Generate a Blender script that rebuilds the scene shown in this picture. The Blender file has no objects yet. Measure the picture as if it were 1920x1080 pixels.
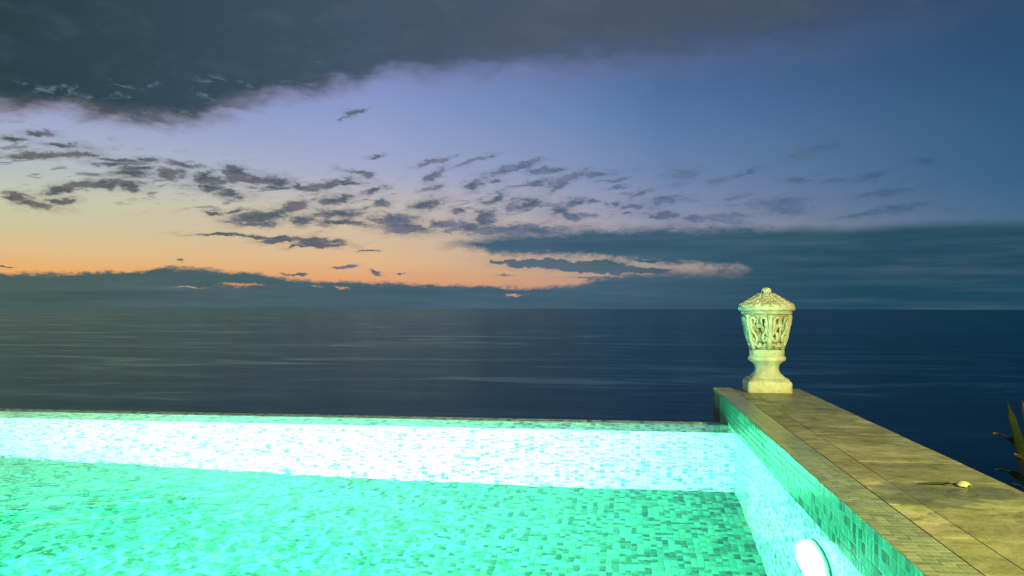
import bpy, bmesh, math, random
import numpy as np
from mathutils import Vector, Matrix
random.seed(7); rng = np.random.default_rng(7)
sc = bpy.context.scene
C = sc.collection
R = math.radians

# ------------------------------------------------------------------ camera
F = 1600.0
YAW, PITCH, ROLL = math.atan(211/F), math.atan(38/F), R(0.12)
fw = Vector((-math.sin(YAW)*math.cos(PITCH), math.cos(YAW)*math.cos(PITCH), math.sin(PITCH)))
r0 = Vector((math.cos(YAW), math.sin(YAW), 0)); u0 = r0.cross(fw)
rr = r0*math.cos(ROLL) + u0*math.sin(ROLL); uu = -r0*math.sin(ROLL) + u0*math.cos(ROLL)
CAMZ = 0.6
cd = bpy.data.cameras.new('camera'); cam = bpy.data.objects.new('camera', cd); C.objects.link(cam)
m = Matrix.Identity(4)
for i in range(3):
    m[i][0] = rr[i]; m[i][1] = uu[i]; m[i][2] = -fw[i]
m[2][3] = CAMZ
cam.matrix_world = m
cd.sensor_width = 36; cd.lens = 36*F/1920; cd.clip_start = 0.02; cd.clip_end = 400000
sc.camera = cam

# ------------------------------------------------------------------ render settings
sc.render.engine = 'CYCLES'
cy = sc.cycles
cy.use_denoising = True
cy.max_bounces = 12; cy.diffuse_bounces = 5; cy.glossy_bounces = 6; cy.transmission_bounces = 8
cy.caustics_reflective = False; cy.caustics_refractive = True
cy.sample_clamp_indirect = 25.0; cy.sample_clamp_direct = 0
cy.blur_glossy = 0.5
vs = sc.view_settings
vs.view_transform = 'Standard'; vs.look = 'None'; vs.exposure = 0; vs.gamma = 1; vs.use_curve_mapping = False

def lin(c):
    """sRGB 0-255 -> linear rgba"""
    o = []
    for v in c:
        v = v/255
        o.append(v/12.92 if v <= 0.04045 else ((v+0.055)/1.055)**2.4)
    return (*o, 1.0)

class NT:
    """small helper round a node tree"""
    def __init__(s, t): s.t = t; s.n = t.nodes; s.l = t.links
    def new(s, kind, **kw):
        n = s.n.new(kind)
        for k, v in kw.items(): setattr(n, k, v)
        return n
    def put(s, sock, v):
        if isinstance(v, bpy.types.NodeSocket): s.l.new(v, sock)
        else: sock.default_value = v
    def math(s, op, a, b=None, c=None, clamp=False):
        n = s.n.new('ShaderNodeMath'); n.operation = op; n.use_clamp = clamp
        for i, v in enumerate((a, b, c)):
            if v is not None: s.put(n.inputs[i], v)
        return n.outputs[0]
    def vec(s, op, a, b=None, c=None):
        n = s.n.new('ShaderNodeVectorMath'); n.operation = op
        for i, v in enumerate((a, b, c)):
            if v is not None: s.put(n.inputs[i], v)
        return n
    def mix(s, f, a, b, mode='MIX'):
        n = s.n.new('ShaderNodeMix'); n.data_type = 'RGBA'; n.blend_type = mode
        s.put(n.inputs[0], f); s.put(n.inputs[6], a); s.put(n.inputs[7], b)
        return n.outputs[2]
    def smooth(s, v, lo, hi, a=0.0, b=1.0):
        n = s.n.new('ShaderNodeMapRange'); n.interpolation_type = 'SMOOTHSTEP'
        s.put(n.inputs[0], v); s.put(n.inputs[1], lo); s.put(n.inputs[2], hi); s.put(n.inputs[3], a); s.put(n.inputs[4], b)
        return n.outputs[0]
    def noise(s, vec, scale, detail=4, rough=0.5, dist=0.0, dim='3D', color=False):
        n = s.n.new('ShaderNodeTexNoise'); n.noise_dimensions = dim
        if vec is not None: s.l.new(vec, n.inputs['Vector'])
        n.inputs['Scale'].default_value = scale; n.inputs['Detail'].default_value = detail
        n.inputs['Roughness'].default_value = rough; n.inputs['Distortion'].default_value = dist
        return n.outputs['Color' if color else 'Fac']
    def ramp(s, v, stops, interp='LINEAR'):
        n = s.n.new('ShaderNodeValToRGB'); n.color_ramp.interpolation = interp
        e = n.color_ramp.elements
        while len(e) < len(stops): e.new(0.5)
        for el, (p, c) in zip(e, stops): el.position = p; el.color = c if len(c) == 4 else (*c, 1)
        s.put(n.inputs[0], v)
        return n.outputs[0]
    def curve(s, v, pts):
        """piecewise curve through (x, y) pairs, any range"""
        xs = [p[0] for p in pts]; ys = [p[1] for p in pts]
        x0, x1, y0, y1 = min(xs), max(xs), min(ys), max(ys)
        t = s.math('DIVIDE', s.math('SUBTRACT', v, x0), x1-x0, clamp=True)
        n = s.n.new('ShaderNodeFloatCurve'); s.l.new(t, n.inputs['Value'])
        cm = n.mapping; cv = cm.curves[0]
        q = [((x-x0)/(x1-x0), (y-y0)/(y1-y0)) for x, y in pts]
        cv.points[0].location = q[0]; cv.points[1].location = q[-1]
        for p in q[1:-1]: cv.points.new(*p)
        cm.update()
        return s.math('MULTIPLY_ADD', n.outputs[0], y1-y0, y0)

# ------------------------------------------------------------------ sky (world): after-sunset gradient and clouds by compass direction
def pix(x, y):
    """direction of a feature of the sky as (azimuth, elevation) in units of 0.1 rad"""
    d = fw + rr*((x-960)/F) - uu*((y-540)/F); d.normalize()
    return (math.atan2(d.x, d.y)*10, math.asin(d.z)*10)
def ypix(x, y): return pix(x, y)[1]

w = bpy.data.worlds.new('World'); sc.world = w; w.use_nodes = True
t = NT(w.node_tree); t.n.clear()
tc = t.new('ShaderNodeTexCoord')
sep = t.new('ShaderNodeSeparateXYZ'); t.l.new(tc.outputs['Generated'], sep.inputs[0])
nx, ny, nz = sep.outputs
az = t.math('MULTIPLY', t.math('ARCTAN2', nx, ny), 10.0)
el = t.math('MULTIPLY', t.math('ARCSINE', nz), 10.0)
# angle from the azimuth where the sun went down (0 .. 31.4)
SUNAZ = R(-50)
hl = t.math('SQRT', t.math('ADD', t.math('MULTIPLY', nx, nx), t.math('MULTIPLY', ny, ny)))
dt = t.math('ADD', t.math('MULTIPLY', nx, math.sin(SUNAZ)), t.math('MULTIPLY', ny, math.cos(SUNAZ)))
sa = t.math('MULTIPLY', t.math('ARCCOSINE', t.math('MINIMUM', t.math('DIVIDE', dt, t.math('MAXIMUM', hl, 1e-4)), 1.0)), 10.0)
def sa_of(px): return (pix(px, 400)[0]/10 - SUNAZ)*10
# clear-sky colours by elevation (rows) at four azimuths
ELN = 8.0
def col_ramp(px, rows):
    v = t.math('DIVIDE', el, ELN, clamp=True)
    st = [(min(1, max(0, ypix(px, y)/ELN)), lin(c)) for y, c in rows]
    return t.ramp(v, sorted(st, key=lambda q: q[0]))
R0 = col_ramp(60, [(578, (232, 140, 62)), (505, (235, 176, 108)), (470, (224, 190, 138)), (420, (206, 196, 158)), (370, (200, 200, 172)), (300, (178, 188, 196)), (200, (152, 165, 205)), (0, (95, 120, 175)), (-400, (45, 68, 115))])
R1 = col_ramp(700, [(578, (225, 140, 85)), (525, (226, 164, 118)), (490, (226, 184, 140)), (440, (212, 188, 160)), (390, (200, 188, 180)), (320, (164, 172, 202)), (220, (142, 158, 204)), (0, (88, 118, 182)), (-400, (42, 66, 115))])
R2 = col_ramp(1250, [(578, (190, 140, 115)), (500, (176, 156, 146)), (440, (166, 160, 170)), (400, (146, 152, 180)), (330, (118, 140, 182)), (230, (94, 126, 174)), (120, (76, 106, 154)), (-50, (52, 84, 142)), (-400, (32, 52, 95))])
R3 = col_ramp(1880, [(578, (76, 105, 130)), (480, (72, 108, 136)), (410, (66, 103, 135)), (330, (50, 95, 132)), (230, (50, 90, 126)), (120, (44, 80, 116)), (0, (48, 74, 104)), (-400, (20, 36, 70))])
s0, s1, s2, s3 = (sa_of(p) for p in (60, 700, 1250, 1880))
lm = lambda a, b: t.math('DIVIDE', t.math('SUBTRACT', sa, a), b-a, clamp=True)
sky = t.mix(lm(s0, s1), R0, R1)
sky = t.mix(lm(s1, s2), sky, R2)
sky = t.mix(t.smooth(sa, s2-1.6, s3+0.9), sky, R3)

# coordinates in the sky sheet, warped for ragged edges
P = t.new('ShaderNodeCombineXYZ'); t.l.new(az, P.inputs[0]); t.l.new(el, P.inputs[1]); P = P.outputs[0]
Pst = t.vec('MULTIPLY', P, (1.0, 2.3, 1.0)).outputs[0]
w1 = t.noise(Pst, 1.9, 5, 0.6, color=True)
w2 = t.noise(Pst, 6.5, 4, 0.62, color=True)
wv = t.vec('SUBTRACT', w1, (0.5, 0.5, 0.5)).outputs[0]
wv = t.vec('MULTIPLY', wv, (0.62, 0.17, 0)).outputs[0]
wv2 = t.vec('MULTIPLY', t.vec('SUBTRACT', w2, (0.5, 0.5, 0.5)).outputs[0], (0.20, 0.10, 0)).outputs[0]
PW = t.vec('ADD', t.vec('ADD', P, wv).outputs[0], wv2).outputs[0]
nA = t.noise(Pst, 3.2, 7, 0.62)
nB = t.noise(Pst, 10.5, 5, 0.65)
nS = t.noise(Pst, 1.7, 5, 0.5, 0.3)
nBig = t.noise(Pst, 0.55, 4, 0.55)

token = [None]                               # ties each step to the one before it, so few values are live at once
def after(vec):
    if token[0] is None: return vec
    return t.vec('MULTIPLY_ADD', token[0], (1e-7, 1e-7, 1e-7), vec).outputs[0]
def blobs(lst):
    acc = None
    for (x, y, a, b, rot) in lst:
        u, v = pix(x, y)
        mp = t.new('ShaderNodeMapping', vector_type='TEXTURE')
        t.l.new(after(PW), mp.inputs[0])
        mp.inputs['Location'].default_value = (u, v, 0)
        mp.inputs['Rotation'].default_value = (0, 0, R(rot))
        mp.inputs['Scale'].default_value = (a/160, b/160, 1)
        ln = t.vec('LENGTH', mp.outputs[0]).outputs['Value']
        acc = ln if acc is None else t.math('SMOOTH_MIN', acc, ln, 0.12)
        token[0] = acc
    return t.math('SUBTRACT', 1.0, acc)
det = t.math('ADD', t.math('MULTIPLY', t.math('SUBTRACT', nA, 0.5), 1.5), t.math('MULTIPLY', t.math('SUBTRACT', nB, 0.5), 1.25))
# cloudlets: photo x, y, half width, half height, tilt (degrees)
C1 = [(70,292,95,8,4),(160,288,30,6,6),(120,272,55,7,2),(15,258,40,6,0),(65,248,40,6,0),(205,308,40,7,3),(250,318,42,7,2),
      (35,372,38,8,-3),(70,384,45,9,-8),(120,376,28,8,5),(105,357,42,9,12),(150,346,30,9,12),(195,345,45,8,8),(240,328,48,12,4),(245,348,40,8,0),
      (215,297,30,5,0),(270,296,30,6,0),(318,326,42,10,3),(345,310,40,6,-3),(395,335,45,15,4),(385,349,55,9,0),(455,322,32,12,-18),(470,335,45,9,-4),(520,340,45,12,-6),
      (440,363,38,10,-3),(565,352,45,7,-6),(610,348,50,8,4),(640,340,38,6,8),(520,352,50,6,0),(680,328,40,6,-12),(708,358,30,7,14),(660,345,45,5,4)]
C2 = [(405,402,28,6,-6),(450,395,26,6,18),(500,404,60,15,10),(545,388,50,12,12),(480,418,50,7,0),(565,412,42,12,4),(625,375,40,13,10),(640,402,60,12,0),(650,418,70,8,0),
      (710,381,28,11,22),(740,412,60,16,0),(800,385,36,17,10),(760,425,75,14,-3),(830,420,34,10,5),(870,425,45,16,0),(862,398,22,8,0),(905,410,34,18,20),(930,374,34,12,22),(985,384,40,14,15),
      (960,432,65,16,0),(1045,392,38,14,16),(1060,402,26,12,-20),(1080,380,26,7,18),(890,350,26,10,22),(1010,430,70,14,0),(920,430,70,13,2)]
C3 = [(815,328,26,14,35),(812,352,30,6,10),(812,300,44,4.5,20),(890,302,46,6,20),(960,318,70,9,14),(1020,322,40,7,3),(1000,303,34,5,12),(935,340,26,6,0),(1000,345,46,5,12),(1065,335,58,9,16),(1130,327,36,8,4),(1045,350,26,9,20),
      (1160,338,30,4,4),(1165,350,22,4,0),(700,292,22,4,8),(1200,365,36,6,12),(1110,378,14,5,0),(1145,382,16,7,10),(1100,404,28,5,-5),(1180,387,36,8,10),(1180,402,14,4,0),(1255,378,44,8,8),(1240,402,44,9,-4),(1300,408,22,6,0),
      (672,212,26,9,30),(650,225,12,4,15)]
CL = [(420,441,75,3.4,-1),(500,444,75,5,-1),(520,450,50,7,2),(590,450,55,9,-4),(600,458,65,7,-3),(555,462,30,4,10),(640,503,22,3,3),(655,500,20,3,10),(710,510,20,4,-8),(760,511,10,3,0),(335,487,9,3,0),(22,502,10,3,0),(560,516,30,3,0),(690,468,22,3,8)]
C4 = [(1280,325,40,12,6),(1345,340,32,9,8),(1400,322,50,6,14),(1530,282,52,14,12),(1500,340,36,7,0),(1560,342,40,5,4),(1640,330,44,9,14),(1738,302,26,8,0),(1460,380,85,14,3),(1480,392,50,14,0),(1380,368,26,5,6),(1660,362,64,9,7),(1640,400,95,9,5),(1690,388,55,8,4),(1370,404,60,7,0),(1345,412,80,7,0)]
def edge(lst, k=1.0, lo=-.1, hi=0.72):
    v = t.math('MULTIPLY_ADD', det, k, blobs(lst))
    return t.math('MAXIMUM', t.smooth(v, lo, hi), t.smooth(v, lo-.5, hi-.2, 0.0, 0.34*min(1, k)))
m1 = edge(C1, .95); m2 = edge(C2, .95); m3 = edge(C3, .95, 0.0, .55); mL = edge(CL, .7, 0.05, .5); m4 = edge(C4, .8, -.05, .9)
# the dark left fleet of small clouds goes on faintly outside the frame through noise alone
big_el = t.math('MULTIPLY_ADD', t.math('SUBTRACT', nS, 0.5), 0.5, t.math('MULTIPLY_ADD', t.math('SUBTRACT', nB, 0.5), 0.10, t.math('MULTIPLY_ADD', t.math('SUBTRACT', nBig, 0.5), 0.35, el)))
def bound(pts, ends=None):
    q = [(pix(x, y)[0], pix(x, y)[1]) for x, y in pts]
    if ends: q = [(-31.5, ends), (q[0][0]-2.5, ends)] + q + [(q[-1][0]+3.5, ends), (31.5, ends)]
    return t.curve(az, q)
b_top = bound([(-150,210),(0,210),(100,222),(250,238),(400,228),(500,205),(600,176),(700,158),(900,146),(1050,138),(1200,130),(1350,116),(1500,98),(1640,64),(1750,36),(1920,-30)], 3.6)
soft = t.smooth(sa, sa_of(300), sa_of(1700), 0.26, 1.0)
dbig = t.math('SUBTRACT', big_el, b_top)
mbig = t.smooth(t.math('DIVIDE', dbig, soft), -0.35, 0.65)
# bright torn holes near the left lower fringe
fr = t.noise(Pst, 3.4, 5, 0.6, 0.6)
fringe = t.math('MULTIPLY', t.smooth(fr, 0.56, 0.70), t.math('MULTIPLY', t.smooth(dbig, 0.0, 0.16), t.smooth(dbig, 0.62, 0.28)))
fringe = t.math('MULTIPLY', fringe, t.smooth(sa, sa_of(700), sa_of(480)))
bank_el = t.math('MULTIPLY_ADD', t.math('SUBTRACT', nB, 0.5), -0.10, t.math('MULTIPLY_ADD', t.math('SUBTRACT', nA, 0.5), -0.14, el))
b_bank = bound([(-150,509),(0,509),(180,509),(260,507),(345,501),(420,507),(500,513),(560,524),(650,526),(750,531),(900,535),(1010,538),(1080,531),(1130,519),(1180,511),(1300,506),(1400,503),(1440,450),(1500,426),(1600,428),(1700,421),(1920,417)], 0.75)
sf = t.smooth(sa, sa_of(900), sa_of(1500), 0.035, 0.10)
mbank = t.smooth(t.math('DIVIDE', t.math('SUBTRACT', b_bank, bank_el), sf), -0.6, 1.2)
b_wt = bound([(700,560),(800,466),(850,453),(950,436),(1050,430),(1120,425),(1300,423),(1500,426),(1600,429),(1700,421),(1920,417)], 0.9)
b_wb = bound([(700,560),(800,470),(850,464),(930,477),(1100,482),(1200,491),(1300,497),(1380,501),(1420,520),(1500,578),(1920,578)], 0.0)
nW = t.math('MULTIPLY_ADD', t.math('SUBTRACT', nB, 0.5), 0.12, t.math('MULTIPLY', t.math('SUBTRACT', nA, 0.5), 0.2))
e2 = t.math('ADD', el, nW)
mwed = t.math('MULTIPLY', t.smooth(t.math('SUBTRACT', b_wt, e2), -0.05, 0.11), t.smooth(t.math('SUBTRACT', e2, b_wb), -0.05, 0.07))
mwed = t.math('MULTIPLY', mwed, t.smooth(az, pix(790,480)[0], pix(860,480)[0]))
Lb = edge([(1060,496,140,13,-3),(1160,507,110,7,0),(960,489,55,4,0),(1230,488,60,3,-2)], .45, 0.0, .3)
Lb2 = edge([(960,517,30,2.5,0),(1090,521,45,3,0),(1140,500,50,4,0),(1200,522,120,6,0)], .6, 0.0, .5)
# slits of evening light in the low bank
slit = edge([(455,536,45,4.5,0),(596,540,9,2.5,0),(648,542,14,3,0),(960,552,30,2.5,0),(350,540,40,1.6,0)], .35, 0.1, .8)

# loose flecks between the cloudlets
Psh = t.vec('MULTIPLY_ADD', P, (1.0, 2.6, 0), (3.1, 1.7, 0)).outputs[0]
tilt_ = t.new('ShaderNodeMapping'); t.l.new(Psh, tilt_.inputs[0]); tilt_.inputs['Rotation'].default_value = (0, 0, R(-20))
nF = t.noise(t.vec('MULTIPLY', tilt_.outputs[0], (0.8, 1.5, 1)).outputs[0], 3.4, 6, 0.62, 0.3)
cen_ = bound([(-150,290),(0,290),(250,330),(500,370),(760,395),(1000,370),(1250,365),(1500,360),(1700,360),(1920,360)])
band_ = t.smooth(t.math('ABSOLUTE', t.math('SUBTRACT', el, cen_)), 0.48, 0.12)
m5 = t.math('MULTIPLY', t.smooth(nF, 0.55, 0.66), t.math('MULTIPLY', band_, t.smooth(az, pix(1500, 400)[0], pix(900, 400)[0], 0.3, 0.85)))

# cloud colours by direction from the sunset
def sramp(stops): return t.ramp(t.math('DIVIDE', sa, 31.5, clamp=True), [(sa_of(p)/31.5, lin(c)) for p, c in stops])
c_big = sramp([(0,(48,70,80)),(300,(54,74,88)),(700,(68,86,106)),(1000,(78,90,110)),(1350,(76,86,102)),(1700,(62,82,108)),(1920,(46,74,102))])
c_big2 = sramp([(0,(40,63,72)),(500,(56,78,94)),(1000,(74,88,108)),(1400,(70,84,102)),(1920,(44,70,98))])
c_big = t.mix(t.smooth(nBig, 0.35, 0.65), c_big2, c_big)
c_big = t.mix(t.smooth(nA, 0.38, 0.66, 0.0, 0.5), c_big, c_big2)
c_big = t.mix(t.smooth(nS, 0.5, 0.7, 0.0, 0.12), c_big, lin((98,110,128)))
c_warm = sramp([(0,(158,140,140)),(700,(138,128,158)),(1300,(108,115,145)),(1920,(60,86,118))])
c_big = t.mix(t.smooth(dbig, 0.26, -0.14), c_big, c_warm)
c_big = t.mix(t.math('MULTIPLY', fringe, 0.36), c_big, t.mix(0.35, sky, lin((150,170,180))))
c_small = sramp([(0,(88,88,92)),(450,(74,90,100)),(900,(84,96,118)),(1200,(82,100,130)),(1600,(60,92,122)),(1920,(50,84,115))])
c_small2 = sramp([(0,(108,104,104)),(500,(108,108,118)),(900,(114,120,142)),(1200,(102,118,148)),(1920,(62,96,126))])
c_small = t.mix(t.smooth(nA, 0.42, 0.62), c_small, c_small2)
bel = t.math('DIVIDE', el, 1.1, clamp=True)
c_bankA = t.ramp(bel, [(0, lin((66,90,84))), (0.4, lin((78,100,98))), (1, lin((86,104,106)))])
c_bankB = t.ramp(bel, [(0, lin((62,90,110))), (0.35, lin((72,102,120))), (0.8, lin((64,94,118))), (1, lin((60,90,118)))])
c_bankC = t.ramp(bel, [(0, lin((26,70,92))), (0.5, lin((36,74,94))), (1, lin((46,88,104)))])
c_bank = t.mix(lm(sa_of(100), sa_of(900)), c_bankA, c_bankB)
c_bank = t.mix(lm(sa_of(1050), sa_of(1650)), c_bank, c_bankC)
lay = t.noise(t.vec('MULTIPLY', P, (0.35, 6.0, 1.0)).outputs[0], 1.3, 5, 0.6, 0.4)
c_bank = t.mix(t.smooth(lay, 0.42, 0.75, 0, 0.22), c_bank, lin((112,128,138)))
c_bank = t.mix(t.smooth(lay, 0.5, 0.25, 0, 0.25), c_bank, lin((34,58,72)))

col = t.mix(t.math('MULTIPLY', m4, 0.75), sky, t.mix(0.7, sky, c_small) if False else c_small)
for mk, op in ((m5, .75), (m3, .82), (m2, .97), (m1, .97), (mL, .95)):
    col = t.mix(t.math('MULTIPLY', mk, op), col, c_small)
for mk, op in ((mwed, 1.0), (Lb, .95), (Lb2, .7), (mbank, 1.0)):
    col = t.mix(t.math('MULTIPLY', mk, op), col, c_bank)
col = t.mix(t.math('MULTIPLY', slit, 0.7), col, lin((236,165,110)))
col = t.mix(mbig, col, c_big)
# faint grain of thin high veil, and dim sea-coloured lower half
hz = t.smooth(el, 0.22, 0.0, 0, 0.05)
col = t.mix(hz, col, lin((92,112,124)))
col = t.mix(t.smooth(nz, 0.0, -0.02), col, lin((20,50,70)))
# overhead the cover is unbroken
bg = t.new('ShaderNodeBackground'); t.l.new(col, bg.inputs['Color']); bg.inputs['Strength'].default_value = 1.0
wo = t.new('ShaderNodeOutputWorld'); t.l.new(bg.outputs[0], wo.inputs['Surface'])
w.cycles.sampling_method = 'MANUAL'; w.cycles.sample_map_resolution = 512

# ------------------------------------------------------------------ lamps
def area(name, loc, direction, size, power, color, spread=180, shape='DISK'):
    l = bpy.data.lights.new(name, 'AREA'); l.shape = shape; l.size = size; l.energy = power; l.color = color; l.spread = R(spread)
    o = bpy.data.objects.new(name, l); C.objects.link(o); o.location = loc
    o.rotation_euler = Vector(direction).to_track_quat('-Z', 'Y').to_euler()
    return o
POOL = (0.22, 1.0, 0.66)
FIX = Vector((0.531, 2.45, -0.315))          # lamp on the parapet's pool face
area('pool_lamp_light', FIX + Vector((-0.07, 0, 0)), (-1, 0.7, -0.06), 0.16, 100, POOL, 150)
area('pool_lamp_light', (-1.9, -0.9, -0.35), (0.03, 1, 0.01), 0.16, 900, POOL, 62)
area('pool_lamp_light', (-4.6, 2.5, -0.35), (1, 0.02, 0.0), 0.16, 110, POOL, 50)
# terrace lamp up behind the camera
l = bpy.data.lights.new('terrace_lamp_light', 'POINT'); l.energy = 2300; l.color = (0.92, 0.86, 0.25); l.shadow_soft_size = 0.12
o = bpy.data.objects.new('terrace_lamp_light', l); C.objects.link(o); o.location = (2.4, -1.6, 2.3)

# ------------------------------------------------------------------ materials
def mat(name):
    m_ = bpy.data.materials.new(name); m_.use_nodes = True
    k = NT(m_.node_tree); b = k.n['Principled BSDF']
    return m_, k, b
def setp(b, **kw):
    for k_, v in kw.items(): b.inputs[k_.replace('_', ' ')].default_value = v

M = {}
def mosaic_mat(name, rough, tintk=1.0):
    m_, k, b = mat(name)
    a = k.new('ShaderNodeAttribute', attribute_name='tint')
    g = k.new('ShaderNodeNewGeometry')
    n = k.noise(g.outputs['Position'], 55, 3, 0.6)
    n2 = k.noise(g.outputs['Position'], 1.3, 3, 0.6)
    c = k.mix(k.smooth(n, 0.35, 0.7, 0, 0.5), a.outputs['Color'], k.mix(1.0, a.outputs['Color'], (1.25, 1.2, 1.25, 1), 'MULTIPLY'))
    c = k.mix(k.smooth(n2, 0.45, 0.7, 0, 0.25), c, k.mix(0.5, c, (0.16, 0.24, 0.14, 1)))
    k.l.new(c, b.inputs['Base Color']); b.inputs['Roughness'].default_value = rough
    b.inputs['Specular IOR Level'].default_value = 0.5
    return m_
M['mosaic'] = mosaic_mat('glazed_mosaic', 0.28)
m_, k, b = mat('grout'); g = k.new('ShaderNodeNewGeometry')
n = k.noise(g.outputs['Position'], 30, 4, 0.6)
k.l.new(k.ramp(n, [(0.3, (0.46, 0.56, 0.46, 1)), (0.7, (0.62, 0.70, 0.58, 1))]), b.inputs['Base Color']); setp(b, Roughness=0.85); M['grout'] = m_

m_, k, b = mat('floor_grout'); setp(b, Base_Color=(0.045, 0.18, 0.12, 1), Roughness=0.85); M['floor_grout'] = m_

# water of the pool: clear glass-like surface with small ripples
m_, k, b = mat('pool_water')
k.n.remove(b)
gl = k.new('ShaderNodeBsdfGlass'); gl.inputs['IOR'].default_value = 1.333; gl.inputs['Roughness'].default_value = 0.0
gl.inputs['Color'].default_value = (0.93, 1.0, 0.98, 1)
g = k.new('ShaderNodeNewGeometry')
h1 = k.noise(g.outputs['Position'], 7.0, 3, 0.5, 0.4); h2 = k.noise(g.outputs['Position'], 22.0, 2, 0.5)
sx = k.new('ShaderNodeSeparateXYZ'); k.l.new(g.outputs['Position'], sx.inputs[0])
amp = k.smooth(sx.outputs[0], -2.4, 0.2, 1.0, 0.22)
hh = k.math('MULTIPLY', k.math('ADD', h1, k.math('MULTIPLY', h2, 0.12)), amp)
bp = k.new('ShaderNodeBump'); bp.inputs['Strength'].default_value = 1.0; bp.inputs['Distance'].default_value = 0.0032
k.l.new(hh, bp.inputs['Height']); k.l.new(bp.outputs[0], gl.inputs['Normal'])
k.l.new(gl.outputs[0], k.n['Material Output'].inputs['Surface']); M['water'] = m_

# weathered stone of the coping
def stone(name, c0, c1, c2, scale=9, rough=0.5, ring=False, worn=1.0):
    m_, k, b = mat(name)
    g = k.new('ShaderNodeNewGeometry'); P_ = g.outputs['Position']
    oi = k.new('ShaderNodeObjectInfo')
    off = k.vec('ADD', P_, k.vec('SCALE', k.vec('MULTIPLY', (7.1, 3.3, 1.7), (1, 1, 1)).outputs[0]).outputs[0]).outputs[0]
    ps = k.vec('MULTIPLY', P_, (1.0, 1.5, 1.0)).outputs[0]
    n1 = k.noise(ps, scale*0.45, 6, 0.62, 0.9); n2 = k.noise(ps, scale*1.6, 6, 0.65, 0.5); n3 = k.noise(P_, scale*14, 3, 0.6)
    c = k.ramp(n1, [(0.30, c2), (0.48, c0), (0.62, c1), (0.8, c1)])
    c = k.mix(k.smooth(n2, 0.45, 0.66, 0, 0.75), c, c2)
    n4 = k.noise(ps, scale*3.2, 5, 0.7, 1.2)
    c = k.mix(k.smooth(n4, 0.56, 0.72, 0, 0.7*worn), c, k.mix(0.5, c2, (0.05, 0.06, 0.03, 1)))
    n6 = k.noise(ps, scale*5.5, 4, 0.7, 2.0)
    c = k.mix(k.smooth(n6, 0.54, 0.68, 0, 0.5*worn), c, k.mix(0.3, c2, (0.04, 0.05, 0.03, 1)))
    c = k.mix(k.smooth(n3, 0.5, 0.75, 0, 0.45), c, c1)
    vw = k.vec('ADD', ps, k.vec('MULTIPLY', k.vec('SUBTRACT', k.noise(ps, 5.0, 5, 0.6, color=True), (0.5,0.5,0.5)).outputs[0], (0.35, 0.35, 0)).outputs[0]).outputs[0]
    nv1 = k.math('ABSOLUTE', k.math('SUBTRACT', k.noise(vw, 3.2, 3, 0.5), 0.5))
    vein = k.math('MULTIPLY', k.smooth(nv1, 0.0, 0.035, 1, 0), k.smooth(n1, 0.42, 0.58))
    c = k.mix(k.math('MULTIPLY', vein, 0.55*worn), c, k.mix(1.0, c, (0.4, 0.42, 0.3, 1), 'MULTIPLY'))
    n8 = k.noise(vw, 7.0, 6, 0.7, 0.5)
    c = k.mix(k.smooth(n8, 0.48, 0.62, 0, 0.5*worn), c, k.mix(1.0, c, (0.55, 0.58, 0.42, 1), 'MULTIPLY'))
    n7 = k.noise(P_, 2.3, 5, 0.6, 0.8)
    c = k.mix(k.smooth(n7, 0.42, 0.64, 0, 0.55*worn), c, k.mix(1.0, c, (0.72, 0.90, 0.55, 1), 'MULTIPLY'))
    rnd = k.math('MULTIPLY_ADD', oi.outputs['Random'], 0.34, 0.83)
    c = k.mix(1.0, c, rnd, 'MULTIPLY')
    ro = k.smooth(n2, 0.3, 0.7, rough-0.12, rough+0.2)
    if ring:     # damp patch with a ring left by a glass, on the slab beside the fallen petal
        wn = k.noise(P_, 11, 4, 0.6, 0.3, color=True)
        pw = k.vec('ADD', P_, k.vec('MULTIPLY', k.vec('SUBTRACT', wn, (0.5,0.5,0.5)).outputs[0], (0.16, 0.16, 0)).outputs[0]).outputs[0]
        def spot(cx, cy, ax, ay, lo, hi, src):
            q = k.vec('DIVIDE', k.vec('SUBTRACT', src, (cx, cy, 0.126)).outputs[0], (ax, ay, 1e3)).outputs[0]
            return k.smooth(k.vec('LENGTH', q).outputs['Value'], lo, hi, 1, 0)
        damp = k.math('MAXIMUM', spot(0.75, 2.32, 0.17, 0.17, 0.72, 0.9, pw), spot(0.93, 2.35, 0.10, 0.09, 0.7, 0.9, pw))
        q = k.vec('DIVIDE', k.vec('SUBTRACT', P_, (0.865, 2.345, 0.126)).outputs[0], (0.032, 0.04, 1e3)).outputs[0]
        rg = k.math('ABSOLUTE', k.math('SUBTRACT', k.vec('LENGTH', q).outputs['Value'], 1.0))
        ringm = k.smooth(rg, 0.08, 0.3, 1, 0)
        dk = k.math('MAXIMUM', k.math('MULTIPLY', damp, 0.62), k.math('MULTIPLY', ringm, 0.95))
        c = k.mix(dk, c, k.mix(1.0, c, (0.42, 0.46, 0.36, 1), 'MULTIPLY'))
        ro = k.math('MULTIPLY', ro, k.smooth(dk, 0, 1, 1, 0.5))
    k.l.new(c, b.inputs['Base Color']); k.l.new(ro, b.inputs['Roughness'])
    hb = k.math('ADD', k.math('MULTIPLY', n2, 0.7), k.math('MULTIPLY', n3, 0.3))
    bp = k.new('ShaderNodeBump'); bp.inputs['Strength'].default_value = 0.5; bp.inputs['Distance'].default_value = 0.006
    k.l.new(hb, bp.inputs['Height']); k.l.new(bp.outputs[0], b.inputs['Normal'])
    return m_
M['slab'] = stone('weathered_limestone', (0.40, 0.365, 0.21, 1), (0.55, 0.50, 0.32, 1), (0.19, 0.185, 0.095, 1), ring=True)
M['dark_stone'] = stone('dark_wall_stone', (0.12, 0.12, 0.085, 1), (0.2, 0.19, 0.13, 1), (0.06, 0.07, 0.045, 1), rough=0.7)
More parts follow.
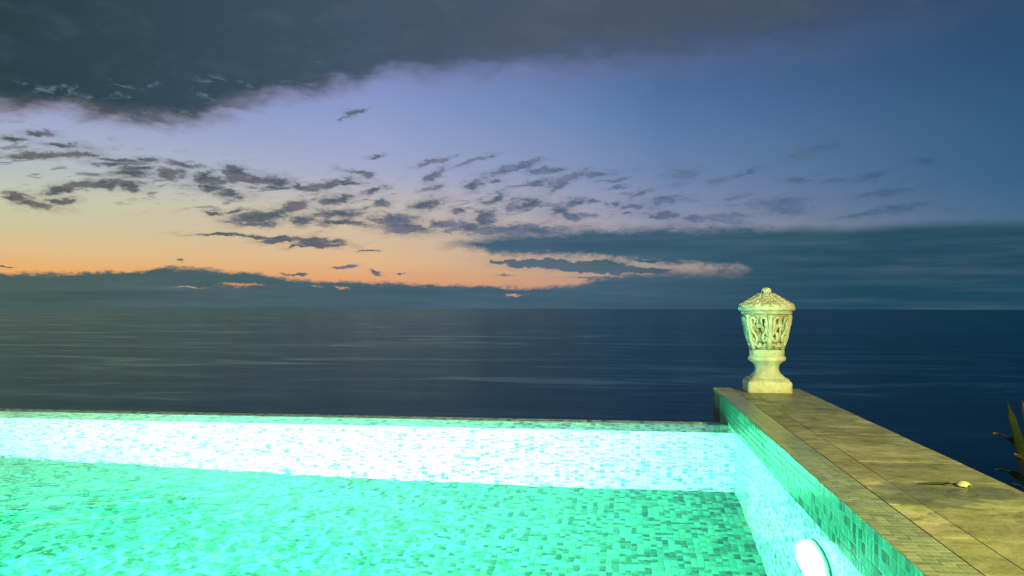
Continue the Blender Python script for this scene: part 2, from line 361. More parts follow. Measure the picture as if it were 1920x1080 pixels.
M['carved'] = stone('carved_limestone', (0.66, 0.63, 0.48, 1), (0.76, 0.73, 0.58, 1), (0.48, 0.44, 0.31, 1), scale=14, rough=0.7, worn=0.25)
m_, k, b = mat('lamp_housing'); setp(b, Base_Color=(0.78, 0.8, 0.78, 1), Roughness=0.35); M['housing'] = m_
m_, k, b = mat('lamp_lens'); setp(b, Base_Color=(0.8, 0.9, 0.85, 1), Roughness=0.2, Emission_Color=(0.28, 1.0, 0.78, 1), Emission_Strength=11.0); M['lens'] = m_
m_, k, b = mat('dark_gap'); setp(b, Base_Color=(0.05, 0.1, 0.08, 1), Roughness=0.6); M['gasket'] = m_

# ------------------------------------------------------------------ mesh helpers
def link(name, verts, faces, material, parent=None, smooth=False):
    me = bpy.data.meshes.new(name); me.from_pydata([tuple(v) for v in verts], [], faces); me.update()
    if smooth:
        for p in me.polygons: p.use_smooth = True
    me.materials.append(material)
    o = bpy.data.objects.new(name, me); C.objects.link(o)
    if parent: o.parent = parent
    return o
def from_bm(name, bm, material, parent=None, smooth=False):
    me = bpy.data.meshes.new(name); bmesh.ops.recalc_face_normals(bm, faces=bm.faces[:]); bm.to_mesh(me); bm.free()
    if smooth:
        for p in me.polygons: p.use_smooth = True
    me.materials.append(material)
    o = bpy.data.objects.new(name, me); C.objects.link(o)
    if parent: o.parent = parent
    return o
def add_box(bm, x0, x1, y0, y1, z0, z1, bev=0.0):
    g_ = bmesh.ops.create_cube(bm, size=1)
    for v in g_['verts']:
        v.co = Vector(((x0+x1)/2 + v.co.x*(x1-x0), (y0+y1)/2 + v.co.y*(y1-y0), (z0+z1)/2 + v.co.z*(z1-z0)))
    if bev:
        es = set(e for v in g_['verts'] for e in v.link_edges)
        bmesh.ops.bevel(bm, geom=list(es), offset=bev, segments=2, affect='EDGES', profile=0.5)
def box(name, dims, material, parent=None, bev=0.0):
    bm = bmesh.new(); add_box(bm, *dims, bev=bev); return from_bm(name, bm, material, parent)
def empty(name, loc, label, cat, group=None):
    o = bpy.data.objects.new(name, None); C.objects.link(o); o.location = loc; o.empty_display_size = 0.1
    tag(o, label, cat, group); return o
def tag(o, label, cat, group=None):
    o['label'] = label; o['category'] = cat
    if group: o['group'] = group
    return o
def struct(o): o['kind'] = 'structure'; return o

PAL = [((0.40, 0.56, 0.46), .30), ((0.32, 0.50, 0.40), .22), ((0.20, 0.40, 0.30), .15), ((0.10, 0.28, 0.20), .11),
       ((0.04, 0.17, 0.12), .08), ((0.02, 0.11, 0.08), .06), ((0.44, 0.48, 0.25), .05), ((0.20, 0.46, 0.42), .03)]
PC0 = np.array([p[0] for p in PAL]); PP = np.array([p[1] for p in PAL]); PP = PP/PP.sum()
PITCH_T = 0.0252

# one tile template in local u, v, n coordinates: a slab with chamfered rim
def tile_template(s):
    h = s/2; i = h-0.0013
    V = [(-h,-h,0),(h,-h,0),(h,h,0),(-h,h,0),(-h,-h,.0003),(h,-h,.0003),(h,h,.0003),(-h,h,.0003),(-i,-i,.0006),(i,-i,.0006),(i,i,.0006),(-i,i,.0006)]
    Fc = [(8,9,10,11)]
    for a in range(4):
        b_ = (a+1) % 4
        Fc.append((a, b_, b_+4, a+4)); Fc.append((a+4, b_+4, b_+8, a+8))
    return np.array(V), Fc
TV, TF = tile_template(PITCH_T-0.0018)
camp = np.array((0, 0, CAMZ))
def px_of(P_):
    d = P_ - camp; f_ = d @ np.array(fw); return 960 + F*(d @ np.array(rr))/f_, 540 - F*(d @ np.array(uu))/f_, f_
def mosaic(parent, origin, U, V, N, nu, nv, parts=300, name='tile', apparent=None, jitter=0.012, pal=None, dark=1.0, mixp=None):
    PC = PC0 if pal is None else pal
    prob = PP if mixp is None else np.array(mixp)/sum(mixp)
    """tiles on a plane; the ones that show largest in the frame are objects of their own, the rest one joined part"""
    U, V, N, O = (np.array(a, float) for a in (U, V, N, origin))
    iu, iv = np.meshgrid(np.arange(nu), np.arange(nv), indexing='ij'); iu = iu.ravel(); iv = iv.ravel()
    cen = O + np.outer((iu+.5)*PITCH_T, U) + np.outer((iv+.5)*PITCH_T, V)
    n = len(cen)
    base = rng.choice(len(PAL), n, p=prob)
    # runs of like colour, as in sheet mosaic of mixed shades
    for i in range(1, n):
        if rng.random() < 0.09 and iv[i] > 0: base[i] = base[i-1]
    cols = PC[base]*rng.uniform(0.88, 1.08, (n, 1))*dark
    ap = cen.copy()
    if apparent is not None: ap = apparent(cen)
    x, y, f_ = px_of(ap)
    vis = (f_ > 0.3) & (x > -15) & (x < 1935) & (y > 0) & (y < 1095)
    d = np.linalg.norm(ap-camp, axis=1)
    score = np.where(vis, 1/d, 0); order = np.argsort(-score)
    sel = order[:parts]; sel = sel[score[sel] > 0]; single = np.zeros(n, bool); single[sel] = True
    rest = np.where(~single)[0]
    def tilt(k_): return rng.normal(0, jitter, (k_, 2))
    tl = tilt(len(rest))
    L = TV[None, :, :].repeat(len(rest), 0).copy()
    L[:, :, 2] += np.where(TV[:, 2] > .0002, 1, 0)[None, :]*(L[:, :, 0]*tl[:, :1] + L[:, :, 1]*tl[:, 1:])
    W = cen[rest][:, None, :] + L[:, :, :1]*U + L[:, :, 1:2]*V + L[:, :, 2:]*N
    nv_ = TV.shape[0]
    fa = np.array(TF); faces = (fa[None] + (np.arange(len(rest))*nv_)[:, None, None]).reshape(-1, 4)
    flip = np.dot(np.cross(U, V), N) < 0
    if flip: faces = faces[:, ::-1]
    me = bpy.data.meshes.new(name+'_field')
    me.vertices.add(len(rest)*nv_); me.vertices.foreach_set('co', W.reshape(-1))
    nf = len(faces); me.loops.add(nf*4); me.loops.foreach_set('vertex_index', faces.reshape(-1).astype(np.int32))
    me.polygons.add(nf); me.polygons.foreach_set('loop_start', np.arange(0, nf*4, 4, dtype=np.int32)); me.polygons.foreach_set('loop_total', np.full(nf, 4, np.int32))
    at = me.attributes.new('tint', 'FLOAT_COLOR', 'FACE')
    cc = np.ones((nf, 4)); cc[:, :3] = cols[rest].repeat(len(TF), 0); at.data.foreach_set('color', cc.reshape(-1))
    me.update(calc_edges=True); me.materials.append(M['mosaic'])
    o = bpy.data.objects.new('tile_field', me); C.objects.link(o); o.parent = parent; o['kind'] = 'stuff'
    # single ones share one mesh per colour
    var = []
    for ci in range(len(PAL)):
        VV = TV[:, :1]*U + TV[:, 1:2]*V + TV[:, 2:]*N
        q = bpy.data.meshes.new(name); fs = [tuple(f__[::-1]) if flip else f__ for f__ in TF]
        q.from_pydata([tuple(v) for v in VV], [], fs)
        a2 = q.attributes.new('tint', 'FLOAT_COLOR', 'FACE'); c2 = np.ones((len(TF), 4)); c2[:, :3] = PC[ci]*dark*rng.uniform(.92, 1.05); a2.data.foreach_set('color', c2.reshape(-1))
        q.update(); q.materials.append(M['mosaic']); var.append(q)
    for i in sel:
        ob = bpy.data.objects.new(name, var[base[i]]); C.objects.link(ob); ob.parent = parent; ob.location = cen[i]
        tt = rng.normal(0, jitter, 3); ob.rotation_euler = tt*0.8
    return o

# ------------------------------------------------------------------ sea and hillside
SEAZ = -55.0
vs_ = []; fs_ = []
rings = [0.0, 60, 150, 300, 600, 1200, 2500, 5000, 12000, 40000, 120000]; NS = 96
vs_.append((0, 0, SEAZ))
for r_ in rings[1:]:
    for a in range(NS): vs_.append((r_*math.cos(a/NS*2*math.pi), r_*math.sin(a/NS*2*math.pi), SEAZ))
for a in range(NS): fs_.append((0, 1+a, 1+(a+1) % NS))
for j in range(len(rings)-2):
    for a in range(NS):
        p = 1+j*NS; fs_.append((p+a, p+NS+a, p+NS+(a+1) % NS, p+(a+1) % NS))
m_, k, b = mat('sea_water'); g = k.new('ShaderNodeNewGeometry'); Pp = g.outputs['Position']
ps = k.vec('MULTIPLY', Pp, (0.35, 1.0, 1.0)).outputs[0]
n1 = k.noise(ps, 0.010, 5, 0.6, 0.8); n2 = k.noise(ps, 0.0022, 4, 0.55, 0.5); n3 = k.noise(ps, 0.05, 5, 0.6, 0.3); n5 = k.noise(ps, 0.03, 5, 0.65, 0.6)
slick = k.math('ADD', k.math('MULTIPLY', k.math('MULTIPLY', k.smooth(n1, 0.48, 0.68), k.smooth(n2, 0.36, 0.6)), 0.7), k.math('MULTIPLY', k.smooth(n5, 0.45, 0.7), 0.35))
k.n.remove(b)
df = k.new('ShaderNodeBsdfDiffuse'); k.l.new(k.mix(k.smooth(n2, 0.4, 0.6), (0.001, 0.040, 0.060, 1), (0.001, 0.055, 0.066, 1)), df.inputs['Color'])
gs = k.new('ShaderNodeBsdfGlossy'); gs.inputs['Color'].default_value = (0.48, 0.86, 0.98, 1)
k.l.new(k.smooth(slick, 0, 1, 0.18, 0.10), gs.inputs['Roughness'])
fre = k.new('ShaderNodeFresnel'); fre.inputs['IOR'].default_value = 1.333
bp = k.new('ShaderNodeBump'); bp.inputs['Strength'].default_value = 0.6; bp.inputs['Distance'].default_value = 1.2
k.l.new(k.math('ADD', n3, k.math('MULTIPLY', n1, 1.2)), bp.inputs['Height'])
k.l.new(bp.outputs[0], gs.inputs['Normal']); k.l.new(bp.outputs[0], df.inputs['Normal'])
mx = k.new('ShaderNodeMixShader')
k.l.new(k.math('MULTIPLY', fre.outputs[0], k.smooth(slick, 0, 1, 0.38, 0.72)), mx.inputs[0])
k.l.new(df.outputs[0], mx.inputs[1]); k.l.new(gs.outputs[0], mx.inputs[2]); k.l.new(mx.outputs[0], k.n['Material Output'].inputs['Surface'])
struct(link('sea', vs_, fs_, m_))

m_, k, b = mat('hillside_soil'); g = k.new('ShaderNodeNewGeometry')
k.l.new(k.ramp(k.noise(g.outputs['Position'], 1.5, 6, 0.65), [(0.3, (0.012, 0.02, 0.01, 1)), (0.7, (0.05, 0.055, 0.028, 1))]), b.inputs['Base Color']); setp(b, Roughness=0.95)
gx = np.linspace(-40, 40, 61); gy = np.linspace(-30, 62, 61); vs_ = []; fs_ = []
for j, y in enumerate(gy):
    for i, x in enumerate(gx):
        z = -2.2
        dd = max(0, y-5.6); z -= dd*1.05 + 0.2*math.sin(x*1.3+y)*min(1, dd) + 0.5*math.sin(x*0.37-y*0.6)*min(1, dd*.3)
        ex = max(0, x-3.0); z -= ex*0.28
        vs_.append((x, y, z))
for j in range(60):
    for i in range(60): a = j*61+i; fs_.append((a, a+1, a+62, a+61))
struct(link('hillside', vs_, fs_, m_, smooth=True))

# ------------------------------------------------------------------ pool
XW, YW, DEP = 0.531, 4.29, -1.30            # right face, far face, floor
LIPY = 4.60; XL, YN = -6.0, -1.3; ZC = 0.126
XO = 1.030; YE = 5.27; YM = 4.93             # parapet: outer face, far end, end of its mosaic
GR = 0.0003
def appar(c):
    """where a point under water seems to be, for picking the tiles that show largest"""
    q = c.copy(); d_ = q-camp; tt = CAMZ/(CAMZ-np.minimum(q[:, 2], -0.001)*1.0)
    q[:, 2] = q[:, 2]*0.45
    return q
FLOORP = np.array([(.062,.245,.185),(.05,.205,.15),(.030,.15,.105),(.016,.10,.066),(.006,.062,.038),(.003,.042,.024),(.09,.22,.11),(.03,.21,.18)])
WALLMIX = [.40, .27, .12, .04, .05, .09, .02, .01]
BANDP = PC0*np.array([.28, .95, .80])*.8
fl = struct(link('pool_floor', [(XL, YN, DEP), (XW, YN, DEP), (XW, YW, DEP), (XL, YW, DEP)], [(0, 1, 2, 3)], M['floor_grout']))
nx_, ny_ = 190, 112
mosaic(fl, (XW, YW, DEP+GR), (-1, 0, 0), (0, -1, 0), (0, 0, 1), nx_, ny_, 300, pal=FLOORP, mixp=[.26,.18,.14,.13,.13,.09,.04,.03], apparent=lambda c: c*np.array([1, 1, .45]))
# infinity wall with the overflow lip
iw = empty('infinity_edge_wall', (-2.5, YW, DEP), 'long low overflow wall of white lit mosaic along the far side of the pool', 'pool wall')
def local(o_, par): o_.parent = par; o_.location = Vector(o_.location) - par.location if o_.type == 'MESH' else o_.location
bm = bmesh.new()
prof = [(YW, DEP-0.1), (YW, -0.052), (YW+0.004, -0.050), (YW+0.24, -0.0006), (LIPY-0.01, 0.0030), (LIPY, -0.002), (LIPY, -1.9), (YW+.1, -1.9)]
vl = [bm.verts.new((XL, y, z)) for y, z in prof]; vr = [bm.verts.new((XW, y, z)) for y, z in prof]
for i in range(len(prof)):
    j = (i+1) % len(prof); bm.faces.new((vl[i], vl[j], vr[j], vr[i]))
bm.faces.new(vl); bm.faces.new(vr)
core = from_bm('wall_core', bm, M['grout'])
def pz(o_, par):
    o_.parent = par; o_.matrix_parent_inverse = Matrix.Translation(-Vector(par.location))
pz(core, iw)
def reparent_tiles(before, par):
    for o_ in [x for x in C.objects if x not in before]: pz(o_, par)
def mosaic_on(par, *a, **kw):
    before = set(C.objects); mosaic(None, *a, **kw)
    for o_ in C.objects:
        if o_ not in before: pz(o_, par)
mosaic_on(iw, (XW, YW-GR, -0.053), (-1, 0, 0), (0, 0, -1), (0, -1, 0), nx_, 50, 300, mixp=WALLMIX)
sl = Vector((0, 0.236, 0.0494)).normalized(); nn = Vector((0, -sl.z, sl.y))
o0 = np.array((XW, YW+0.004, -0.0498+GR))
mosaic_on(iw, o0, (-1, 0, 0), tuple(sl), tuple(nn), nx_, 9, 1)
sl2 = Vector((0, 0.076, 0.0041)).normalized(); nn2 = Vector((0, -sl2.z, sl2.y))
mosaic_on(iw, (XW, YW+0.236, -0.0008+GR), (-1, 0, 0), tuple(sl2), tuple(nn2), nx_, 3, 1)

# water sheet, from the near side to where it thins out on the lip
wv_ = [(XL, YN, -0.0015), (XW, YN, -0.0015), (XW, YW+0.235, -0.0015), (XL, YW+0.235, -0.0015)]
wt = struct(link('pool_water', wv_, [(0, 1, 2, 3)], M['water']))
# near and left pool walls
bm = bmesh.new(); add_box(bm, XL-0.3, XL, YN-0.3, YW, DEP-.1, 0.0)
pwl = from_bm('side_pool_wall', bm, M['grout']); tag(pwl, 'left side wall closing the pool beyond the frame', 'pool wall')
bm = bmesh.new(); add_box(bm, XL-0.3, 3.5, YN-0.3, YN-.002, DEP-.1, 0.0)
pwn = from_bm('near_pool_wall', bm, M['grout']); tag(pwn, 'near wall of the pool behind the viewer', 'pool wall')

# parapet
pp = empty('parapet_wall', (0.78, 2.0, -1.4), 'raised stone topped parapet with mosaic pool face along the right side', 'parapet')
core = box('wall_core', (XW+0.001, XO-0.012, YN, YM, -1.9, ZC-0.0235), M['grout']); pz(core, pp)
endp = box('stone_end', (XW-0.001, XO-0.010, YM+0.001, YE-0.004, -1.9, ZC-0.0235), M['dark_stone'], bev=0.003); pz(endp, pp)
ny2 = int((YM-YN)/PITCH_T)
ny2 = 230
# dry band above the water, then the submerged face
mosaic_on(pp, (XW+GR, YM-.004, ZC), (0, -1, 0), (0, 0, -1), (-1, 0, 0), ny2, 5, 300, jitter=0.02, pal=BANDP)
mosaic_on(pp, (XW+GR, YW-.001, 0.0), (0, -1, 0), (0, 0, -1), (-1, 0, 0), 180, 51, 300, mixp=[.33,.24,.15,.09,.06,.08,.03,.02], apparent=lambda c: c*np.array([1, 1, .45]))
# mosaic strip along the top of the parapet
STRIP = np.array([(.31,.35,.19),(.29,.33,.18),(.27,.31,.17),(.25,.29,.155),(.21,.26,.13),(.20,.24,.12),(.33,.35,.18),(.26,.32,.19)])
strip = box('top_bed', (XW+0.0025, XW+0.104, YN, YE-0.006, ZC-0.0230, ZC-0.0015), M['grout']); pz(strip, pp)
mosaic_on(pp, (XW+0.003, YM, ZC-0.0015+GR), (0, -1, 0), (1, 0, 0), (0, 0, 1), ny2, 4, 300, jitter=0.015, pal=STRIP)
# stone slabs on a mortar bed
mb_ = box('mortar_bed', (XW+0.105, XO-0.004, YN, YE-0.004, ZC-0.0232, ZC-0.0006), M['dark_stone']); pz(mb_, pp)
def slab(x0, x1, y0, y1, dz):
    bm = bmesh.new(); add_box(bm, x0, x1, y0, y1, ZC-0.0225, ZC+dz, bev=0)
    outer = [e for e in bm.edges if all(abs(v.co.x-XO) < 1e-5 for v in e.verts) and all(v.co.z > ZC-0.01 for v in e.verts)]
    if outer: bmesh.ops.bevel(bm, geom=outer, offset=0.006, segments=3, affect='EDGES', profile=0.5)
    o_ = from_bm('slab', bm, M['slab']); pz(o_, pp)
y = YE
cut = [YE-0.0, 4.93]
yj = [YE]; yy = 2.17+0.30*9
ys = sorted([YE] + [1.885+0.30*i for i in range(-10, 12) if 1.885+0.30*i < YE-0.05 and 1.885+0.3*i > YN], reverse=True)
for a, b2 in zip(ys[:-1], ys[1:]):
    slab(XW+0.106, XW+0.1865, b2+0.0012, a-0.0012, random.uniform(-.0004, .0003))
    slab(XW+0.190, XO, b2+0.0012, a-0.0012, random.uniform(-.0004, .0004))
    if a > YM+0.02: pass
slab(XW-0.001, XW+0.102, YM+0.002, YE, 0.0004)

# underwater lamp on the parapet's pool face
la = empty('pool_lamp', FIX, 'glowing round underwater lamp fixed to the mosaic of the right pool wall', 'pool lamp')
def disc_lathe(name, prof, material, par, n=40, axis=Vector((-1, 0, 0)), center=Vector((0, 0, 0)), smooth=True):
    bm = bmesh.new(); rows = []
    for r_, h_ in prof:
        rows.append([bm.verts.new(Vector((-h_, r_*math.cos(a*2*math.pi/n), r_*math.sin(a*2*math.pi/n)))+center) for a in range(n)] if r_ > 1e-5 else [bm.verts.new(Vector((-h_, 0, 0))+center)])
    for A, B in zip(rows[:-1], rows[1:]):
        for i in range(n):
            j = (i+1) % n
            if len(A) == 1: bm.faces.new((A[0], B[j], B[i]))
            elif len(B) == 1: bm.faces.new((A[i], A[j], B[0]))
            else: bm.faces.new((A[i], A[j], B[j], B[i]))
    return from_bm(name, bm, material, par, smooth)
disc_lathe('flange', [(0.0, 0.003), (0.144, 0.003), (0.146, 0.008), (0.141, 0.015), (0.128, 0.020), (0.0, 0.020)], M['housing'], la)
disc_lathe('gasket', [(0.1445, 0.0), (0.148, 0.002), (0.148, 0.005), (0.1445, 0.006)], M['gasket'], la)
disc_lathe('lens', [(0.132, 0.018), (0.130, 0.028), (0.118, 0.040), (0.090, 0.048), (0.0, 0.052)], M['lens'], la)

# ------------------------------------------------------------------ carved stone lantern
LX, LY = 0.809, 5.055
lt = empty('stone_lantern', (LX, LY, ZC+0.0012), 'pale carved stone lantern with scaled conical lid standing on the parapet end', 'stone lantern')
def lathe(name, prof, mt, par, n=64, smooth=True, sharp=None):
    bm = bmesh.new(); rows = []
    for r_, z_ in prof:
        rows.append([bm.verts.new((r_*math.cos(a*2*math.pi/n), r_*math.sin(a*2*math.pi/n), z_)) for a in range(n)] if r_ > 1e-5 else [bm.verts.new((0, 0, z_))])
    for A, B in zip(rows[:-1], rows[1:]):
        for i in range(n):
            j = (i+1) % n
            if len(A) == 1 and len(B) == 1: continue
            if len(A) == 1: bm.faces.new((A[0], B[i], B[j]))
            elif len(B) == 1: bm.faces.new((A[i], A[j], B[0]))
            else: bm.faces.new((A[i], A[j], B[j], B[i]))
    return from_bm(name, bm, mt, par, smooth)
def sq_lathe(name, prof, mt, par, expo=6, n=64):
    """rounded-square section whose squareness falls with height: prof rows are radius, height, exponent"""
    bm = bmesh.new(); rows = []
    for r_, z_, e_ in prof:
        row = []
        for a in range(n):
            th = a*2*math.pi/n; c_, s_ = math.cos(th), math.sin(th)
            k_ = (abs(c_)**e_ + abs(s_)**e_)**(-1/e_)
            row.append(bm.verts.new((r_*k_*c_, r_*k_*s_, z_)))
        rows.append(row)
    for A, B in zip(rows[:-1], rows[1:]):
        for i in range(n): j = (i+1) % n; bm.faces.new((A[i], A[j], B[j], B[i]))
    bm.faces.new(rows[0]); bm.faces.new(rows[-1])
    return from_bm(name, bm, mt, par, True)
LM = M['carved']
sq_lathe('plinth', [(0.122, 0.0, 14), (0.1235, 0.004, 14), (0.1235, 0.052, 14), (0.120, 0.060, 12), (0.1145, 0.066, 10)], LM, lt)
sq_lathe('plinth_step', [(0.112, 0.0655, 10), (0.112, 0.074, 8), (0.107, 0.079, 6)], LM, lt)
sq_lathe('neck', [(0.100, 0.078, 5), (0.088, 0.092, 4), (0.074, 0.106, 3), (0.0665, 0.122, 2.4), (0.066, 0.140, 2.1), (0.073, 0.156, 2), (0.088, 0.170, 2), (0.094, 0.176, 2)], LM, lt)
lathe('collar_ring', [(0.085, 0.172), (0.098, 0.175), (0.104, 0.181), (0.106, 0.189), (0.104, 0.197), (0.099, 0.203), (0.09, 0.205)], LM, lt)
lathe('collar_band', [(0.088, 0.204), (0.0955, 0.2065), (0.0965, 0.213), (0.0975, 0.234), (0.0955, 0.240), (0.085, 0.241)], LM, lt)
# pierced body
ZB0, ZB1 = 0.240, 0.446
def rbody(z):
    q = (z-ZB0)/(ZB1-ZB0); return 0.088 + 0.048*q + 0.006*math.sin(q*math.pi)
UN = 6; NA = UN*20; NZ = 40
def hole(ua, q):
    """ua in 0..1 across one ornament, q 0..1 up the body"""
    u_ = abs(ua-0.5)*2                      # 0 on the figure, 1 between ornaments
    def e_(cu, cq, au, aq, sh=0): return ((u_-cu-sh*(q-cq))/au)**2 + ((q-cq)/aq)**2 < 1
    return e_(0.50, 0.77, 0.20, 0.11, -0.6) or e_(0.42, 0.42, 0.20, 0.11, 0.4) or e_(0.74, 0.15, 0.17, 0.07) or e_(0.88, 0.52, 0.10, 0.09, .3)
bm = bmesh.new(); grid = []
for j in range(NZ+1):
    q = j/NZ; z = ZB0+q*(ZB1-ZB0); row = []
    for i in range(NA):
        ua = (i % 20)/20.0
        rel = 0.0022*math.sin(q*19+math.cos(ua*2*math.pi)*2.5)
        r_ = rbody(z) - 0.013 + rel; th = (i+0.0)*2*math.pi/NA + R(-90) - math.pi/UN
        row.append(bm.verts.new((r_*math.cos(th), r_*math.sin(th), z)))
    grid.append(row)
for j in range(NZ):
    for i in range(NA):
        if hole(((i % 20)+.5)/20, (j+.5)/NZ): continue
        bm.faces.new((grid[j][i], grid[j][(i+1) % NA], grid[j+1][(i+1) % NA], grid[j+1][i]))
body = from_bm('pierced_body', bm, LM, lt, True)
md = body.modifiers.new('thick', 'SOLIDIFY'); md.thickness = 0.016; md.offset = -1
md = body.modifiers.new('soft', 'SUBSURF'); md.levels = 1; md.render_levels = 1
def tube(bm, pts, rads, n=7):
    rows = []
    for i, p in enumerate(pts):
        a = pts[max(i-1, 0)]; b_ = pts[min(i+1, len(pts)-1)]; tdir = (b_-a).normalized()
        up = Vector((p.x, p.y, 0)).normalized() if (p.x or p.y) else Vector((1, 0, 0))
        s_ = tdir.cross(up).normalized(); up2 = s_.cross(tdir)
        rows.append([bm.verts.new(p + (s_*math.cos(k_*2*math.pi/n) + up2*math.sin(k_*2*math.pi/n))*rads[i]) for k_ in range(n)])
    for A, B in zip(rows[:-1], rows[1:]):
        for i in range(n): j = (i+1) % n; bm.faces.new((A[i], A[j], B[j], B[i]))
    bm.faces.new(rows[0]); bm.faces.new(rows[-1])
def on_body(ua, q, lift=0.0):
    """point on the body surface in the ornament centred on angle 0 (towards -y)"""
    z = ZB0+q*(ZB1-ZB0); th = R(-90) + (ua-0.5)*2*math.pi/UN; r_ = rbody(z)+lift
    return Vector((r_*math.cos(th), r_*math.sin(th), z))
def orn_mesh():
    bm = bmesh.new()
    # standing figure-like bud
    c_ = [(0.5, 0.02), (0.5, 0.2), (0.5, 0.36), (0.5, 0.47), (0.5, 0.56), (0.5, 0.62), (0.5, 0.7), (0.5, 0.78), (0.5, 0.88), (0.5, 0.97)]
    tube(bm, [on_body(a, b_) for a, b_ in c_], [0.013, 0.015, 0.017, 0.012, 0.016, 0.009, 0.015, 0.013, 0.010, 0.014], 9)
    for s_ in (-1, 1):
        # upper hook scroll
        pts = []; n = 22
        for i in range(n):
            q = i/(n-1); ang = R(-60) + q*R(300)
            rr_ = 0.045+0.095*(q)
            pts.append((0.5+s_*(0.30+0.5*0 + 0.85*rr_*math.cos(ang)*1.35), 0.80+rr_*math.sin(ang)*1.0))
        tube(bm, [on_body(a, min(b_, .97), 0.002) for a, b_ in pts], [0.0055+0.0035*(i/(n-1)) for i in range(n)])
        # long S from the hook down to the foot
        pts = [(0.17, 0.74), (0.15, 0.62), (0.20, 0.52), (0.30, 0.44), (0.36, 0.34), (0.30, 0.25), (0.20, 0.24), (0.15, 0.32), (0.20, 0.37)]
        sm = []
        for i in range(len(pts)-1):
            for k_ in range(3):
                f_ = k_/3; sm.append((pts[i][0]*(1-f_)+pts[i+1][0]*f_, pts[i][1]*(1-f_)+pts[i+1][1]*f_))
        tube(bm, [on_body(0.5+s_*a, b_, 0.001) for a, b_ in sm], [0.0082]*len(sm))
        # arm and foot leaf
        pts = [(0.04, 0.60), (0.14, 0.52), (0.16, 0.44), (0.08, 0.40)]
        tube(bm, [on_body(0.5+s_*a, b_, 0.001) for a, b_ in pts], [0.006]*4)
        pts = [(0.04, 0.06), (0.14, 0.14), (0.26, 0.16), (0.34, 0.08), (0.44, 0.10), (0.5, 0.2)]
        tube(bm, [on_body(0.5+s_*a, b_, 0.001) for a, b_ in pts], [0.007, 0.0085, 0.008, 0.008, 0.0075, 0.006])
    bmesh.ops.recalc_face_normals(bm, faces=bm.faces[:])
    me = bpy.data.meshes.new('scroll_ornament'); bm.to_mesh(me); bm.free()
    for p in me.polygons: p.use_smooth = True
    me.materials.append(LM); return me
om = orn_mesh()
for i in range(UN):
    ob = bpy.data.objects.new('scroll_ornament', om); C.objects.link(ob); ob.parent = lt; ob.rotation_euler = (0, 0, i*2*math.pi/UN)
lathe('body_rim', [(0.125, 0.440), (0.139, 0.442), (0.1415, 0.448), (0.1405, 0.456), (0.1405, 0.462), (0.12, 0.463)], LM, lt)
lathe('lid_rim', [(0.12, 0.4605), (0.152, 0.462), (0.157, 0.468), (0.1585, 0.476), (0.157, 0.484), (0.151, 0.489), (0.14, 0.490)], LM, lt)
# lid with rows of scales
lid = lathe('lid', [(0.146, 0.486), (0.143, 0.494), (0.110, 0.514), (0.075, 0.535), (0.045, 0.551), (0.024, 0.562), (0.0, 0.565)], LM, lt)
ROWS = [(0.138, 0.4975, 18), (0.115, 0.511, 15), (0.092, 0.525, 12), (0.068, 0.539, 9), (0.045, 0.552, 7)]
for ri, (rad, zc, cnt) in enumerate(ROWS):
    bm = bmesh.new(); wdt = 2*math.pi*rad/cnt*0.62; ln_ = 0.034
    # a scale: half-disc, thick in the middle, laid down the slope (local +x outwards)
    nn_ = 9; rim = []; top = []
    for i in range(nn_):
        a = math.pi*(i/(nn_-1)) - math.pi/2
        x_, y_ = ln_*0.55*math.cos(a), wdt*0.80*math.sin(a)
        rim.append(bm.verts.new((x_, y_, -0.002 - x_*0.62))); top.append(bm.verts.new((x_*0.9, y_*0.88, 0.0095 - x_*0.62)))
    back = bm.verts.new((-ln_*0.5, 0, 0.004+ln_*0.28))
    for i in range(nn_-1):
        bm.faces.new((rim[i], rim[i+1], top[i+1], top[i])); bm.faces.new((top[i], top[i+1], back))
    bmesh.ops.recalc_face_normals(bm, faces=bm.faces[:])
    me = bpy.data.meshes.new('scale'); bm.to_mesh(me); bm.free(); me.materials.append(LM)
    for p in me.polygons: p.use_smooth = False
    for i in range(cnt):
        a = (i+0.5*(ri % 2))*2*math.pi/cnt
        ob = bpy.data.objects.new('scale', me); C.objects.link(ob); ob.parent = lt
        ob.location = (rad*math.cos(a), rad*math.sin(a), zc); ob.rotation_euler = (0, 0, a)
lathe('knob', [(0.018, 0.556), (0.0235, 0.562), (0.0275, 0.570), (0.0275, 0.580), (0.022, 0.589), (0.012, 0.594), (0.0, 0.596)], LM, lt, 32)

# ------------------------------------------------------------------ fallen petal with its dark stem on the slab
m_, k, b = mat('pale_petal'); setp(b, Base_Color=(0.62, 0.57, 0.36, 1), Roughness=0.6); M['petal'] = m_
m_, k, b = mat('dark_stem'); setp(b, Base_Color=(0.025, 0.03, 0.012, 1), Roughness=0.7); M['stem'] = m_
pt = empty('fallen_petal', (0.897*0.6/0.6*0+0.897, 2.434, ZC+0.001), 'small pale curled petal with a dark stem lying on the right coping slab', 'petal')
bm = bmesh.new(); NU_, NV_ = 9, 7; g_ = []
for j in range(NV_):
    q = j/(NV_-1); row = []
    for i in range(NU_):
        u_ = i/(NU_-1)*2-1; wd = 0.026*math.sin(math.pi*min(1, 0.18+q*0.75))
        row.append(bm.verts.new((u_*wd, (q-.5)*0.05, 0.003+0.013*(1-abs(u_)**1.6)*math.sin(math.pi*(0.15+0.8*q)))))
    g_.append(row)
for j in range(NV_-1):
    for i in range(NU_-1): bm.faces.new((g_[j][i], g_[j][i+1], g_[j+1][i+1], g_[j+1][i]))
pe = from_bm('petal', bm, M['petal'], pt, True); pe.rotation_euler = (0, 0, R(35)); pe.scale = (0.8, 0.8, 0.9)
md = pe.modifiers.new('thick', 'SOLIDIFY'); md.thickness = 0.0015
bm = bmesh.new()
